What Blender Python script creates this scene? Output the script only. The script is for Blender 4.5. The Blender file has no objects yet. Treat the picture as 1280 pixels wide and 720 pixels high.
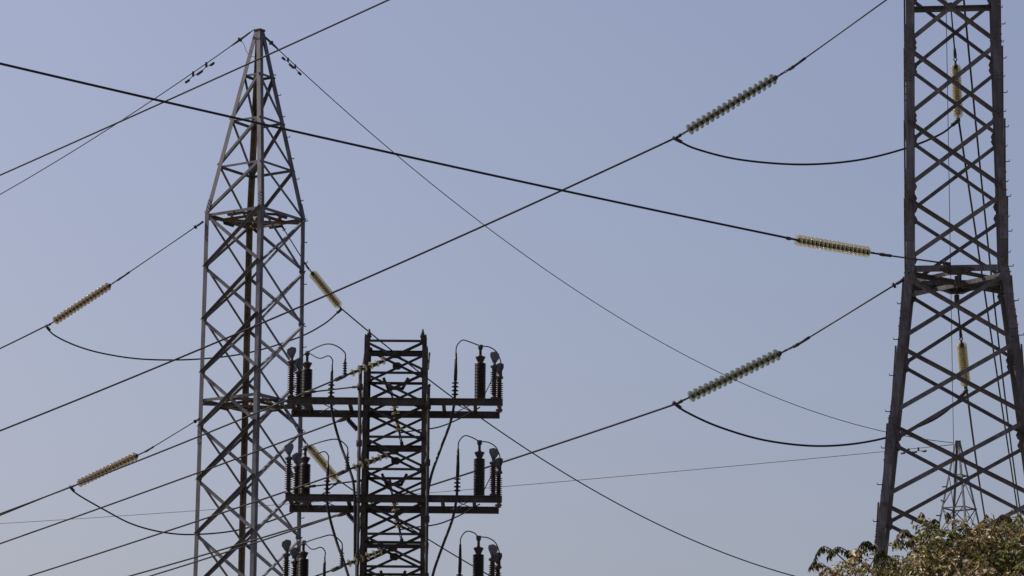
import bpy, bmesh, math, random
from mathutils import Vector, Matrix
random.seed(11)
C = bpy.context.scene
COL = C.collection
# ------------------------------------------------------------------ camera
FOC = 132.0 / 36.0 * 1280.0            # focal length in pixels of a 1280 wide frame
PITCH, ROLL = math.radians(12.0), 0.008
EYE = Vector((0, 0, 1.7))
Fw = Vector((0, math.cos(PITCH), math.sin(PITCH)))
R0 = Vector((1, 0, 0)); U0 = Vector((0, -math.sin(PITCH), math.cos(PITCH)))
Rt = R0 * math.cos(ROLL) + U0 * math.sin(ROLL)
Up = U0 * math.cos(ROLL) - R0 * math.sin(ROLL)
cd = bpy.data.cameras.new('camera'); cd.lens = 132; cd.sensor_width = 36
cd.clip_start = 0.5; cd.clip_end = 6000
cam = bpy.data.objects.new('camera', cd); COL.objects.link(cam)
B = -Fw
cam.matrix_world = Matrix(((Rt.x, Up.x, B.x, EYE.x), (Rt.y, Up.y, B.y, EYE.y), (Rt.z, Up.z, B.z, EYE.z), (0, 0, 0, 1)))
C.camera = cam
# ------------------------------------------------------------------ light
SUN_EL, SUN_AZ = math.radians(46), math.radians(-70)      # azimuth clockwise from +Y (the view); sun to the left, beyond the towers
w = bpy.data.worlds.new('World'); C.world = w; w.use_nodes = True
nt = w.node_tree; nt.nodes.clear()
sky = nt.nodes.new('ShaderNodeTexSky'); sky.sky_type = 'NISHITA'; sky.sun_disc = False
sky.sun_elevation = SUN_EL; sky.sun_rotation = SUN_AZ
sky.air_density = 1.0; sky.dust_density = 3.9; sky.ozone_density = 3.0; sky.altitude = 0
bg = nt.nodes.new('ShaderNodeBackground'); bg.inputs['Strength'].default_value = 0.124
wo = nt.nodes.new('ShaderNodeOutputWorld')
tint = nt.nodes.new('ShaderNodeMixRGB'); tint.blend_type = 'MULTIPLY'; tint.inputs[0].default_value = 1; tint.inputs[2].default_value = (1.15, .99, .98, 1)   # the camera's slightly magenta white balance
nt.links.new(sky.outputs[0], tint.inputs[1]); nt.links.new(tint.outputs[0], bg.inputs[0]); nt.links.new(bg.outputs[0], wo.inputs[0])
sl = bpy.data.lights.new('sun', 'SUN'); sl.energy = 4.0; sl.angle = math.radians(0.5); sl.color = (1, 0.93, 0.82)
so = bpy.data.objects.new('sun', sl); COL.objects.link(so)
sd = Vector((math.sin(SUN_AZ) * math.cos(SUN_EL), math.cos(SUN_AZ) * math.cos(SUN_EL), math.sin(SUN_EL)))
so.rotation_euler = sd.to_track_quat('Z', 'Y').to_euler()
so.location = (0, 0, 60)
C.view_settings.view_transform = 'Standard'; C.view_settings.look = 'None'
C.view_settings.exposure = 0.0; C.view_settings.gamma = 1
C.render.engine = 'CYCLES'

# ------------------------------------------------------------------ survey helpers
def at(px, py, Y):
    """world point whose ground distance is Y, measured from a photograph position"""
    d = Fw + Rt * ((px - 640) / FOC) + Up * ((360 - py) / FOC)
    return EYE + d * (Y / d.y)
def proj(P):
    v = P - EYE
    return 640 + FOC * v.dot(Rt) / v.dot(Fw), 360 - FOC * v.dot(Up) / v.dot(Fw)

# ------------------------------------------------------------------ materials
def steel(name, col, var=0.35, rough=0.6, metal=0.0, scale=3.0, rust=0.0):
    m = bpy.data.materials.new(name); m.use_nodes = True
    n = m.node_tree; b = n.nodes['Principled BSDF']
    tc = n.nodes.new('ShaderNodeTexCoord'); no = n.nodes.new('ShaderNodeTexNoise')
    no.inputs['Scale'].default_value = scale; no.inputs['Detail'].default_value = 6
    n.links.new(tc.outputs['Object'], no.inputs['Vector'])
    cr = n.nodes.new('ShaderNodeValToRGB')
    cr.color_ramp.elements[0].position = 0.3; cr.color_ramp.elements[1].position = 0.7
    lo = [c * (1 - var) for c in col]; hi = [min(1, c * (1 + var)) for c in col]
    if rust: lo = [lo[0] * (1 + rust), lo[1], lo[2] * (1 - rust * .6)]
    cr.color_ramp.elements[0].color = (*lo, 1); cr.color_ramp.elements[1].color = (*hi, 1)
    n.links.new(no.outputs['Fac'], cr.inputs[0])
    # member to member differences and vertical weather streaks
    mp = n.nodes.new('ShaderNodeMapping'); mp.inputs['Scale'].default_value = (14, 14, 1.1)
    n2 = n.nodes.new('ShaderNodeTexNoise'); n2.inputs['Scale'].default_value = 1.3; n2.inputs['Detail'].default_value = 4
    n.links.new(tc.outputs['Object'], mp.inputs[0]); n.links.new(mp.outputs[0], n2.inputs['Vector'])
    oi = n.nodes.new('ShaderNodeObjectInfo'); m1 = n.nodes.new('ShaderNodeMapRange'); m1.inputs[3].default_value = .78; m1.inputs[4].default_value = 1.25
    n.links.new(oi.outputs['Random'], m1.inputs[0])
    m2 = n.nodes.new('ShaderNodeMapRange'); m2.inputs[1].default_value = .35; m2.inputs[2].default_value = .65; m2.inputs[3].default_value = .75; m2.inputs[4].default_value = 1.25
    n.links.new(n2.outputs['Fac'], m2.inputs[0])
    mm = n.nodes.new('ShaderNodeMath'); mm.operation = 'MULTIPLY'; n.links.new(m1.outputs[0], mm.inputs[0]); n.links.new(m2.outputs[0], mm.inputs[1])
    hs = n.nodes.new('ShaderNodeHueSaturation'); n.links.new(cr.outputs[0], hs.inputs['Color']); n.links.new(mm.outputs[0], hs.inputs['Value'])
    n.links.new(hs.outputs[0], b.inputs['Base Color'])
    b.inputs['Roughness'].default_value = rough; b.inputs['Metallic'].default_value = metal
    b.inputs['Specular IOR Level'].default_value = 0.3
    return m
M = {}
M['steel_right'] = steel('weathered_steel', (0.080, 0.081, 0.090), .35, .6, scale=2, rust=.15)
M['steel_left'] = steel('galvanised_steel', (0.086, 0.09, 0.104), .3, .65, scale=2)
M['steel_left_old'] = steel('brown_stained_steel', (0.11, 0.095, 0.07), .35, .8, scale=1.5, rust=.2)
M['steel_mast'] = steel('dark_mast_steel', (0.036, 0.033, 0.034), .4, .75, scale=4, rust=.2)
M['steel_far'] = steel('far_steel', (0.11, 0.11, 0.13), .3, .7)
M['beam'] = steel('beam_paint', (0.044, 0.041, 0.041), .35, .7, scale=4, rust=.2)
M['wire'] = steel('conductor', (0.012, 0.013, 0.02), .2, .8, scale=1)
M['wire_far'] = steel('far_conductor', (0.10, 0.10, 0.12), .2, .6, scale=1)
M['fitting'] = steel('fitting', (0.03, 0.03, 0.035), .3, .55, scale=9)
M['grey_plate'] = steel('grey_plate', (0.08, 0.085, 0.105), .25, .6, scale=5)
M['rubber'] = steel('black_polymer', (0.012, 0.012, 0.013), .3, .45, scale=7)
M['brown_porcelain'] = steel('dark_porcelain', (0.03, 0.022, 0.02), .3, .3, scale=7)
M['concrete'] = steel('concrete', (0.33, 0.31, 0.28), .2, .9, scale=3)
M['bark'] = steel('bark', (0.09, 0.065, 0.045), .45, .95, scale=9)
def glass(name, col, tint, body):
    """toughened glass: see-through face on, darker and shinier towards the rims"""
    m = bpy.data.materials.new(name); m.use_nodes = True
    n = m.node_tree; b = n.nodes['Principled BSDF']
    b.inputs['Base Color'].default_value = (*col, 1); b.inputs['Roughness'].default_value = .12
    no = n.nodes.new('ShaderNodeTexNoise'); no.inputs['Scale'].default_value = 9
    mx = n.nodes.new('ShaderNodeMixRGB'); mx.inputs[1].default_value = (*col, 1); mx.inputs[2].default_value = (*[c * .5 for c in col], 1)
    n.links.new(no.outputs['Fac'], mx.inputs[0]); n.links.new(mx.outputs[0], b.inputs['Base Color'])
    tl = n.nodes.new('ShaderNodeBsdfTranslucent'); tl.inputs[0].default_value = (*col, 1)
    m1 = n.nodes.new('ShaderNodeMixShader'); m1.inputs[0].default_value = .4
    n.links.new(b.outputs[0], m1.inputs[1]); n.links.new(tl.outputs[0], m1.inputs[2])
    tr = n.nodes.new('ShaderNodeBsdfTransparent'); tr.inputs[0].default_value = (*tint, 1)
    lw = n.nodes.new('ShaderNodeLayerWeight'); lw.inputs['Blend'].default_value = .5
    mr = n.nodes.new('ShaderNodeMapRange'); mr.inputs[3].default_value = body; mr.inputs[4].default_value = min(1, body + .45)
    n.links.new(lw.outputs['Facing'], mr.inputs[0])
    ms = n.nodes.new('ShaderNodeMixShader'); n.links.new(mr.outputs[0], ms.inputs[0])
    n.links.new(tr.outputs[0], ms.inputs[1]); n.links.new(m1.outputs[0], ms.inputs[2])
    n.links.new(ms.outputs[0], n.nodes['Material Output'].inputs[0])
    return m
M['glass_clear'] = glass('clear_toughened_glass', (0.22, 0.23, 0.16), (.86, .89, .82), .26)
M['glass_brown'] = glass('grimy_brown_glass', (0.42, 0.34, 0.22), (.85, .8, .7), .25)
M['glass_amber'] = glass('yellowed_glass', (0.68, 0.64, 0.46), (.93, .91, .82), .18)
def leafmat(name, col):
    m = bpy.data.materials.new(name); m.use_nodes = True
    n = m.node_tree; b = n.nodes['Principled BSDF']
    b.inputs['Roughness'].default_value = .55; b.inputs['Specular IOR Level'].default_value = .35
    gi = n.nodes.new('ShaderNodeNewGeometry'); hs = n.nodes.new('ShaderNodeHueSaturation'); hs.inputs['Color'].default_value = (*col, 1)
    mr = n.nodes.new('ShaderNodeMapRange'); mr.inputs[3].default_value = .55; mr.inputs[4].default_value = 1.6
    n.links.new(gi.outputs['Random Per Island'], mr.inputs[0]); n.links.new(mr.outputs[0], hs.inputs['Value'])
    mr2 = n.nodes.new('ShaderNodeMapRange'); mr2.inputs[3].default_value = .47; mr2.inputs[4].default_value = .53
    n.links.new(gi.outputs['Random Per Island'], mr2.inputs[0]); n.links.new(mr2.outputs[0], hs.inputs['Hue'])
    n.links.new(hs.outputs[0], b.inputs['Base Color'])
    tr = n.nodes.new('ShaderNodeBsdfTranslucent'); n.links.new(hs.outputs[0], tr.inputs[0])
    ms = n.nodes.new('ShaderNodeMixShader'); ms.inputs[0].default_value = .4
    n.links.new(b.outputs[0], ms.inputs[1]); n.links.new(tr.outputs[0], ms.inputs[2])
    n.links.new(ms.outputs[0], n.nodes['Material Output'].inputs[0])
    return m
M['leaf_green'] = leafmat('olive_leaf', (0.15, 0.145, 0.03))
M['leaf_brown'] = leafmat('dry_brown_leaf', (0.25, 0.165, 0.07))
M['leaf_pale'] = leafmat('pale_dry_leaf_glint', (0.68, 0.58, 0.44))  # pale dry leaves; extra ones put sunlit glints into the leaf colour
M['leaf_dark'] = leafmat('dark_green_leaf', (0.035, 0.045, 0.015))

# ------------------------------------------------------------------ object helpers
def finish(name, bm, mat, parent=None, loc=None, smooth=False):
    me = bpy.data.meshes.new(name); bmesh.ops.recalc_face_normals(bm, faces=bm.faces)
    bm.to_mesh(me); bm.free()
    for m in (mat if isinstance(mat, list) else [mat]): me.materials.append(M[m])
    if smooth:
        for p in me.polygons: p.use_smooth = True
    o = bpy.data.objects.new(name, me); COL.objects.link(o)
    if parent: o.parent = parent
    if loc is not None: o.location = loc
    return o
def tag(o, label, cat, group=None, kind=None):
    o['label'] = label; o['category'] = cat
    if group: o['group'] = group
    if kind: o['kind'] = kind
    return o
def thing(name, loc, label, cat, group=None):
    o = bpy.data.objects.new(name, None); COL.objects.link(o); o.location = loc; o.empty_display_size = .2
    return tag(o, label, cat, group)
def copy_part(o, parent, loc=None):
    c = o.copy(); COL.objects.link(c); c.parent = parent
    if loc is not None: c.location = loc
    return c
def prism(bm, p0, p1, u, v, prof):
    """extrude a 2-D profile (u,v coordinates) from p0 to p1"""
    a = [bm.verts.new(p0 + u * x + v * y) for x, y in prof]
    b = [bm.verts.new(p1 + u * x + v * y) for x, y in prof]
    n = len(prof)
    for i in range(n): bm.faces.new((a[i], a[(i + 1) % n], b[(i + 1) % n], b[i]))
    bm.faces.new(list(reversed(a))); bm.faces.new(b)
def angle(bm, p0, p1, u, v, wd, t=0.012, wv=None):
    """rolled steel angle: one flange along u, the other along v"""
    d = (p1 - p0).normalized()
    u = (u - d * u.dot(d)).normalized(); v = v - d * v.dot(d); v = (v - u * v.dot(u)).normalized()
    wv = wv or wd
    prism(bm, p0, p1, u, v, [(0, 0), (wd, 0), (wd, t), (t, t), (t, wv), (0, wv)])
def channel(bm, p0, p1, u, v, wd, h, t=0.012):
    d = (p1 - p0).normalized(); u = (u - d * u.dot(d)).normalized(); v = d.cross(u) if d.cross(u).dot(v) > 0 else -d.cross(u)
    prism(bm, p0, p1, u, v, [(0, 0), (wd, 0), (wd, t), (t, t), (t, h - t), (wd, h - t), (wd, h), (0, h)])
def box(bm, c, dx, dy, dz, rot=None):
    m = Matrix.Translation(c) @ (rot.to_4x4() if rot else Matrix.Identity(4)) @ Matrix.Diagonal((dx, dy, dz, 1))
    bmesh.ops.create_cube(bm, size=1, matrix=m)
def tube(bm, pts, r, n=6, cap=True):
    pts = [Vector(p) for p in pts]; rings = []
    up = Vector((0.13, 0.21, 1)).normalized()
    for i, p in enumerate(pts):
        d = (pts[min(i + 1, len(pts) - 1)] - pts[max(i - 1, 0)]).normalized()
        a = up - d * up.dot(d)
        if a.length < .05: a = Vector((1, 0, 0)) - d * d.x
        a.normalize(); b = d.cross(a); up = a
        rr = r[i] if isinstance(r, (list, tuple)) else r
        rings.append([bm.verts.new(p + (a * math.cos(k * 2 * math.pi / n) + b * math.sin(k * 2 * math.pi / n)) * rr) for k in range(n)])
    for i in range(len(rings) - 1):
        for k in range(n):
            f = bm.faces.new((rings[i][k], rings[i][(k + 1) % n], rings[i + 1][(k + 1) % n], rings[i + 1][k])); f.smooth = True
    if cap: bm.faces.new(list(reversed(rings[0]))); bm.faces.new(rings[-1])
def lathe(bm, prof, n=16, close=False):
    rings = []
    for r, z in prof:
        if r < 1e-5: rings.append([bm.verts.new((0, 0, z))] * n)
        else: rings.append([bm.verts.new((r * math.cos(k * 2 * math.pi / n), r * math.sin(k * 2 * math.pi / n), z)) for k in range(n)])
    m = len(rings)
    for i in range(m if close else m - 1):
        A, Bq = rings[i], rings[(i + 1) % m]
        for k in range(n):
            vs = []
            for v in (A[k], A[(k + 1) % n], Bq[(k + 1) % n], Bq[k]):
                if v not in vs: vs.append(v)
            if len(vs) > 2:
                f = bm.faces.new(vs); f.smooth = True
def smooth_path(pts, n=8):
    P = [Vector(p) for p in pts]; P = [P[0] * 2 - P[1]] + P + [P[-1] * 2 - P[-2]]; out = []
    for i in range(1, len(P) - 2):
        for k in range(n):
            t = k / n; a, b, c, d = P[i - 1:i + 3]
            out.append(.5 * ((2 * b) + (c - a) * t + (2 * a - 5 * b + 4 * c - d) * t * t + (3 * b - a - 3 * c + d) * t ** 3))
    out.append(P[-2]); return out
def sagged(P0, P1, s, n=40):
    return [P0.lerp(P1, i / n) - Vector((0, 0, 4 * s * (i / n) * (1 - i / n))) for i in range(n + 1)]
def solve_sag(P0, P1, mid):
    """the sag a span needs for the height the photograph shows at one point"""
    def ym(s):
        q = [proj(p) for p in sagged(P0, P1, s, 80)]
        for a, b in zip(q, q[1:]):
            if (a[0] - mid[0]) * (b[0] - mid[0]) <= 0 and a[0] != b[0]:
                return a[1] + (b[1] - a[1]) * (mid[0] - a[0]) / (b[0] - a[0])
        return None
    lo, hi = -2.0, 15.0
    for _ in range(40):
        m = (lo + hi) / 2; y = ym(m)
        if y is None: return 1.0
        if y < mid[1]: lo = m
        else: hi = m
    return (lo + hi) / 2
def wire(name, P0, P1, mid, r, label, cat, group, mat='wire', dead_end=None):
    s = solve_sag(P0, P1, mid); pts = sagged(P0, P1, s, 48)
    L0 = P0.copy(); bm = bmesh.new(); tube(bm, [p - L0 for p in pts], r, 6)
    o = finish(name, bm, mat, None, L0); tag(o, label, cat, group)
    return pts
# ------------------------------------------------------------------ ground
gm = bpy.data.materials.new('dry_earth'); gm.use_nodes = True; n = gm.node_tree; b = n.nodes['Principled BSDF']
no = n.nodes.new('ShaderNodeTexNoise'); no.inputs['Scale'].default_value = .4; no.inputs['Detail'].default_value = 10
tc = n.nodes.new('ShaderNodeTexCoord'); n.links.new(tc.outputs['Object'], no.inputs['Vector'])
cr = n.nodes.new('ShaderNodeValToRGB'); cr.color_ramp.elements[0].color = (.10, .085, .05, 1); cr.color_ramp.elements[1].color = (.26, .21, .15, 1)
n.links.new(no.outputs['Fac'], cr.inputs[0]); n.links.new(cr.outputs[0], b.inputs['Base Color']); b.inputs['Roughness'].default_value = .95
M['earth'] = gm
bm = bmesh.new(); bmesh.ops.create_grid(bm, x_segments=40, y_segments=40, size=2500)
g = finish('ground', bm, 'earth'); g['kind'] = 'structure'; g['label'] = 'bare dry earth below the towers'

# ------------------------------------------------------------------ lattice builder
def corners(a, hw):
    return [Vector((math.cos(a + k * math.pi / 2) * hw, math.sin(a + k * math.pi / 2) * hw, 0)) for k in range(4)]
class Lattice:
    """square lattice tower; half-diagonal given by a piecewise linear profile of z"""
    def __init__(s, root, ang, prof, mat, legmats, legw, brw, t=.012):
        s.root, s.a, s.prof, s.mat, s.legmats, s.legw, s.brw, s.t = root, ang, prof, mat, legmats, legw, brw, t
    def hd(s, z):
        p = s.prof
        for (z0, r0), (z1, r1) in zip(p, p[1:]):
            if z0 <= z <= z1: return r0 + (r1 - r0) * (z - z0) / (z1 - z0)
        return p[-1][1] if z > p[-1][0] else p[0][1]
    def c(s, i, z):
        a = s.a + (i % 4) * math.pi / 2; h = s.hd(z)
        return Vector((math.cos(a) * h, math.sin(a) * h, z))
    outer = (0, 0, 1, 1); outer_small = False; side_small = False
    def legs(s, splices=(), plate=0):
        out = []
        for i in range(4):
            bm = bmesh.new(); zs = [z for z, _ in s.prof]
            for z0, z1 in zip(zs, zs[1:]):
                p0, p1 = s.c(i, z0), s.c(i, z1)
                u = (s.c(i + 1, z0) - p0).normalized(); v = (s.c(i - 1, z0) - p0).normalized()
                wl = s.legw if s.hd((z0 + z1) / 2) > .9 else s.legw * .8
                angle(bm, p0, p1, u, v, wl, .02)
            lg = finish('leg', bm, s.legmats[i], s.root)
            out.append(lg)
            for (za, zb) in splices:            # overlapping splice plates, a little proud of the leg
                bm = bmesh.new(); p0, p1 = s.c(i, za), s.c(i, zb)
                o_ = -(s.c(i + 1, za) + s.c(i - 1, za) - 2 * p0).normalized() * .022
                u = (s.c(i + 1, za) - p0); v = (s.c(i - 1, za) - p0)
                angle(bm, p0 + o_, p1 + o_, u, v, s.legw * .93, .014)
                # bolt heads
                for k in range(8):
                    q = p0.lerp(p1, (k + .5) / 8) + o_
                    for d1, d2 in ((u, v), (v, u)):
                        box(bm, q + d1.normalized() * s.legw * (.3 if k % 2 else .65) - d2.normalized() * .006, .03, .03, .03)
                finish('splice_plate', bm, s.legmats[i], lg)
        s.leg_objs = out; return out
    def brace(s, P0, P1, inward, wd, off=0.0, flip=False, name='brace', mat=None, out=False):
        bm = bmesh.new(); d = (P1 - P0).normalized(); u = inward.cross(d).normalized()
        if out:                                    # outstanding flange turned outwards along the upper edge
            if u.z > 0: u = -u
        elif flip: u = -u
        angle(bm, P0 + inward * off, P1 + inward * off, u, -inward if out else inward, wd, .010, (.045 if s.outer_small else wd * 1.1) if out else wd)
        return finish(name, bm, mat or s.mat, s.root)
    def inward(s, i, z):
        m = (s.c(i, z) + s.c(i + 1, z)); return -Vector((m.x, m.y, 0)).normalized()
    def xpanel(s, z0, z1, faces=(0, 1, 2, 3)):
        for i in faces:
            inn = s.inward(i, z0); e = .04
            A, Bq, Cc, D = s.c(i, z0), s.c(i + 1, z0), s.c(i, z1), s.c(i + 1, z1)
            hx = (Bq - A).normalized() * s.legw * .3
            k = s.outer[i]; s.outer_small = s.side_small and i in (1, 3)                         # one diagonal of each cross is bolted on outside, the other inside the legs
            for q, (P, Q) in enumerate(((A + hx, D - hx), (Bq - hx, Cc + hx))):
                if q == k: s.brace(P, Q, inn, s.brw, -.016, out=True)
                else: s.brace(P, Q, inn, s.brw, .022, True)
    def zpanel(s, z0, z1, dirs):
        for i in range(4):
            inn = s.inward(i, z0)
            if dirs[i]: s.brace(s.c(i, z0), s.c(i + 1, z1), inn, s.brw, .022, True)
            else: s.brace(s.c(i + 1, z0), s.c(i, z1), inn, s.brw, .022, True)
    def ring(s, z, wd=None, name='horizontal_beam'):
        for i in range(4):
            s.brace(s.c(i, z), s.c(i + 1, z), s.inward(i, z), wd or s.brw, .045, False, name)
    def gussets(s, zs, size):
        """small plates where the bracing is bolted to a leg"""
        for lg, i in zip(s.leg_objs, range(4)):
            for z in zs:
                p = s.c(i, z)
                for q, inn in ((s.c(i + 1, z), s.inward(i, z)), (s.c(i - 1, z), s.inward(i - 1, z))):
                    bm = bmesh.new(); u = (q - p).normalized(); c0 = p + u * size * .45 + inn * .034
                    prism(bm, c0 - inn * .006, c0 + inn * .006, u, Vector((0, 0, 1)),
                          [(-size * .4, -size * .7), (size * .35, -size * .35), (size * .5, 0), (size * .35, size * .35), (-size * .4, size * .7)])
                    finish('gusset_plate', bm, s.legmats[i], lg)
    def steps(s, i, z0, z1, dz, L=.16, r=.012, side=None):
        """climbing bolts with turned-up ends on one leg"""
        z = z0; k = 0
        p = s.c(i, z0); out = (s.c(i, z0) - s.c(i + 1, z0)); out.z = 0; out.normalize()
        out2 = (s.c(i, z0) - s.c(i - 1, z0)); out2.z = 0; out2.normalize()
        while z < z1:
            bm = bmesh.new(); q = s.c(i, z)
            d = (out, out2)[k % 2] if side is None else (out, out2)[side]
            tube(bm, [q - d * .03, q + d * L, q + d * (L + .01) + Vector((0, 0, .05))], r, 5)
            finish('step_bolt', bm, 'fitting', s.leg_objs[i]); z += dz; k += 1
    def footings(s):
        for i in range(4):
            bm = bmesh.new(); p = s.c(i, 0); box(bm, Vector((p.x, p.y, .2)), .9, .9, .5); finish('footing', bm, 'concrete', s.root)

# ================================================================== LEFT TOWER
DL = 145.0
zL = lambda y: at(319, y, DL).z
base = at(319, 270.5, DL); base.z = 0
sc = (at(381, 270.5, DL).x - at(257.5, 270.5, DL).x) / 2
aL = math.radians(-90 + 10.7); RL = sc / math.cos(math.radians(10.7))
zf, zt = zL(270.5), zL(40)
T1 = thing('lattice_tower', base, 'tall grey lattice tower with pointed top, standing left of the short black mast', 'pylon', 'lattice pylons')
prof = [(0, RL * 2.2), (zf - 17.5, RL * 1.06), (zf, RL), (zt, RL * .105)]
lt = Lattice(T1, aL, prof, 'steel_left', ['steel_left', 'steel_left', 'steel_left_old', 'steel_left'], .19, .11)
lt.outer = (0, 1, 1, 0)
lt.legs(splices=[(zf - 9.2, zf - 8.5), (zf + .05, zf + .6)])
pk = (zf - zL(270.5 + 65.5))
nodes = []
for k in range(8):
    lt.xpanel(zf - (k + 1) * pk, zf - k * pk); nodes.append(zf - (k + 1) * pk)
z = zf - 8 * pk; low = bmesh.new()                 # everything below the frame: one mesh
while z > .6:
    h = min(pk * 1.5, z - .3)
    for i in range(4):
        inn = lt.inward(i, z)
        for (P0, P1, of) in ((lt.c(i, z - h), lt.c(i + 1, z), .022), (lt.c(i + 1, z - h), lt.c(i, z), -.016)):
            d = (P1 - P0).normalized(); angle(low, P0 + inn * of, P1 + inn * of, d.cross(inn), inn, .1, .01)
    z -= h
lo_ = finish('lower_bracing', low, 'steel_left', T1)
sp = [zL(270.5), zL(210), zL(152), zL(94.8)]
for a_, b_ in zip(sp, sp[1:]):                     # near corner 0, right corner 1, back corner 2, left corner 3
    lt.zpanel(a_, b_, (False, False, True, True))
for z in sp[1:]: lt.ring(z, .09)
for z in (zf, zf - 3.5 * pk):
    lt.ring(z, .12)
    for i in range(4):                             # inner square, hung a little lower
        a_ = lt.c(i, z) * .62; b_ = lt.c(i + 1, z) * .62; a_.z = b_.z = z - .16; bm = bmesh.new(); angle(bm, a_, b_, -a_, Vector((0, 0, -1)), .1, .012); finish('plan_brace', bm, 'steel_left_old', T1)
    # plan bracing of the diaphragm: both diagonals and an inner diamond
    for i in range(4):
        a_ = lt.c(i, z).lerp(lt.c(i + 1, z), .5); b_ = lt.c(i + 1, z).lerp(lt.c(i + 2, z), .5)
        bm = bmesh.new(); angle(bm, a_ - Vector((0, 0, .05)), b_ - Vector((0, 0, .05)), Vector((0, 0, -1)), -a_, .11, .012); finish('plan_brace', bm, 'steel_left_old', T1)
    for i in range(2):
        bm = bmesh.new(); angle(bm, lt.c(i, z) + Vector((0, 0, -.03 - .12 * i)), lt.c(i + 2, z) + Vector((0, 0, -.03 - .12 * i)), Vector((0, 0, -1)), lt.c(i + 1, z), .10, .012); finish('plan_brace', bm, 'steel_left_old', T1)
    for i in range(4):                             # deep attachment plates at the middle of each side
        m_ = lt.c(i, z).lerp(lt.c(i + 1, z), .5) - Vector((0, 0, .12)); bm = bmesh.new()
        tt = (lt.c(i + 1, z) - lt.c(i, z)).normalized()
        prism(bm, m_ - lt.inward(i, z) * -.06, m_ + lt.inward(i, z) * .09, tt, Vector((0, 0, 1)), [(-.3, -.1), (.3, -.1), (.42, .1), (-.42, .1)])
        finish('attachment_plate', bm, 'steel_mast', T1)
bm = bmesh.new()                                   # cap
cz = zt + .08
for k, (r0, zz) in enumerate(((.26, -.42), (.235, 0), (.2, .08))): pass
prism(bm, Vector((0, 0, zt - .32)), Vector((0, 0, zt + .02)), Vector((1, 0, 0)), Vector((0, 1, 0)), [(math.cos(aL + k * math.pi / 2) * .20, math.sin(aL + k * math.pi / 2) * .20) for k in range(4)])
prism(bm, Vector((0, 0, zt + .02)), Vector((0, 0, zt + .10)), Vector((1, 0, 0)), Vector((0, 1, 0)), [(math.cos(aL + k * math.pi / 2) * .24, math.sin(aL + k * math.pi / 2) * .22) for k in range(4)])
finish('peak_cap', bm, 'steel_mast', T1)
lt.gussets(nodes[:7], .26)
lt.steps(1, zf - 12, zt - 1.5, .85, .13, .018)
lt.footings()

# ================================================================== RIGHT TOWER
DR = 95.0
aR = math.radians(-6.4)
cR = at(1196.0, 345, DR); base = Vector((cR.x, cR.y, 0))
near = at(1196, 331, DR - 1.25).z; sR = (at(1259, 331, DR - 1.25) - at(1132.5, 331, DR - 1.25)).x / 2
RR = sR * math.sqrt(2)
zr = near
T2 = thing('lattice_tower', base, 'big dark brown lattice tower at right edge, with spreading legs behind the tree', 'pylon', 'lattice pylons')
spread = 0.118 * math.sqrt(2)
prof = [(0, RR + zr * spread), (zr, RR), (zr + 10.5, RR * .90), (zr + 19, RR * .12)]
rt = Lattice(T2, aR - math.radians(135), prof, 'steel_right', ['steel_right'] * 4, .215, .10)
pr = zr - at(1196, 331 + 90.5, DR - 1.25).z
rt.outer = (1, 1, 1, 0); rt.side_small = True
rt.legs(splices=[(zr + pr * .35, zr + pr * 1.35), (zr + pr * 2.6, zr + pr * 3.4), (zr - pr * .9, zr - pr * .05), (zr - pr * 2.75, zr - pr * 2.1), (zr - pr * 3.9, zr - pr * 3.6)])
rn = []
zy = lambda y: at(1196, y, DR - 1.25).z
ztop = zy(-24)
for y0_, y1_ in ((246, 325), (148, 233), (57, 144), (-34, 52), (-125, -38), (-216, -129), (-305, -220)):
    if y0_ < -34: break
    rt.xpanel(zy(y1_), zy(y0_)); rn += [zy(y1_) + .02, zy(y0_) - .02]
rt.ring(ztop, .14)
zz = zy(-36)
while zz < zr + 17.5: rt.xpanel(zz, zz + 1.7); zz += 1.75
for y0_, y1_ in ((345, 427), (433, 521), (532, 628), (632, 738)):
    rt.xpanel(zy(y1_), zy(y0_)); rn += [zy(y1_) + .02, zy(y0_) - .02]
zz = zy(742); hgt = 2.3
low = bmesh.new()
while zz > .8:
    h = min(hgt, zz - .3); hgt *= 1.12
    for i in range(4):
        inn = rt.inward(i, zz)
        for (P0, P1, of) in ((rt.c(i, zz - h), rt.c(i + 1, zz), .022), (rt.c(i + 1, zz - h), rt.c(i, zz), -.016)):
            d = (P1 - P0).normalized(); angle(low, P0 + inn * of, P1 + inn * of, d.cross(inn), inn, .14, .01)
    zz -= h
finish('lower_bracing', low, 'steel_right', T2)
for i in range(4):                                 # deep belt beams at the bend
    bm = bmesh.new(); a_, b_ = rt.c(i, zr), rt.c(i + 1, zr); inn = rt.inward(i, zr)
    channel(bm, a_ + inn * .05 - Vector((0, 0, .0)), b_ + inn * .05, inn, Vector((0, 0, -1)), .09, .15)
    finish('belt_beam', bm, 'steel_right', T2)
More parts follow.
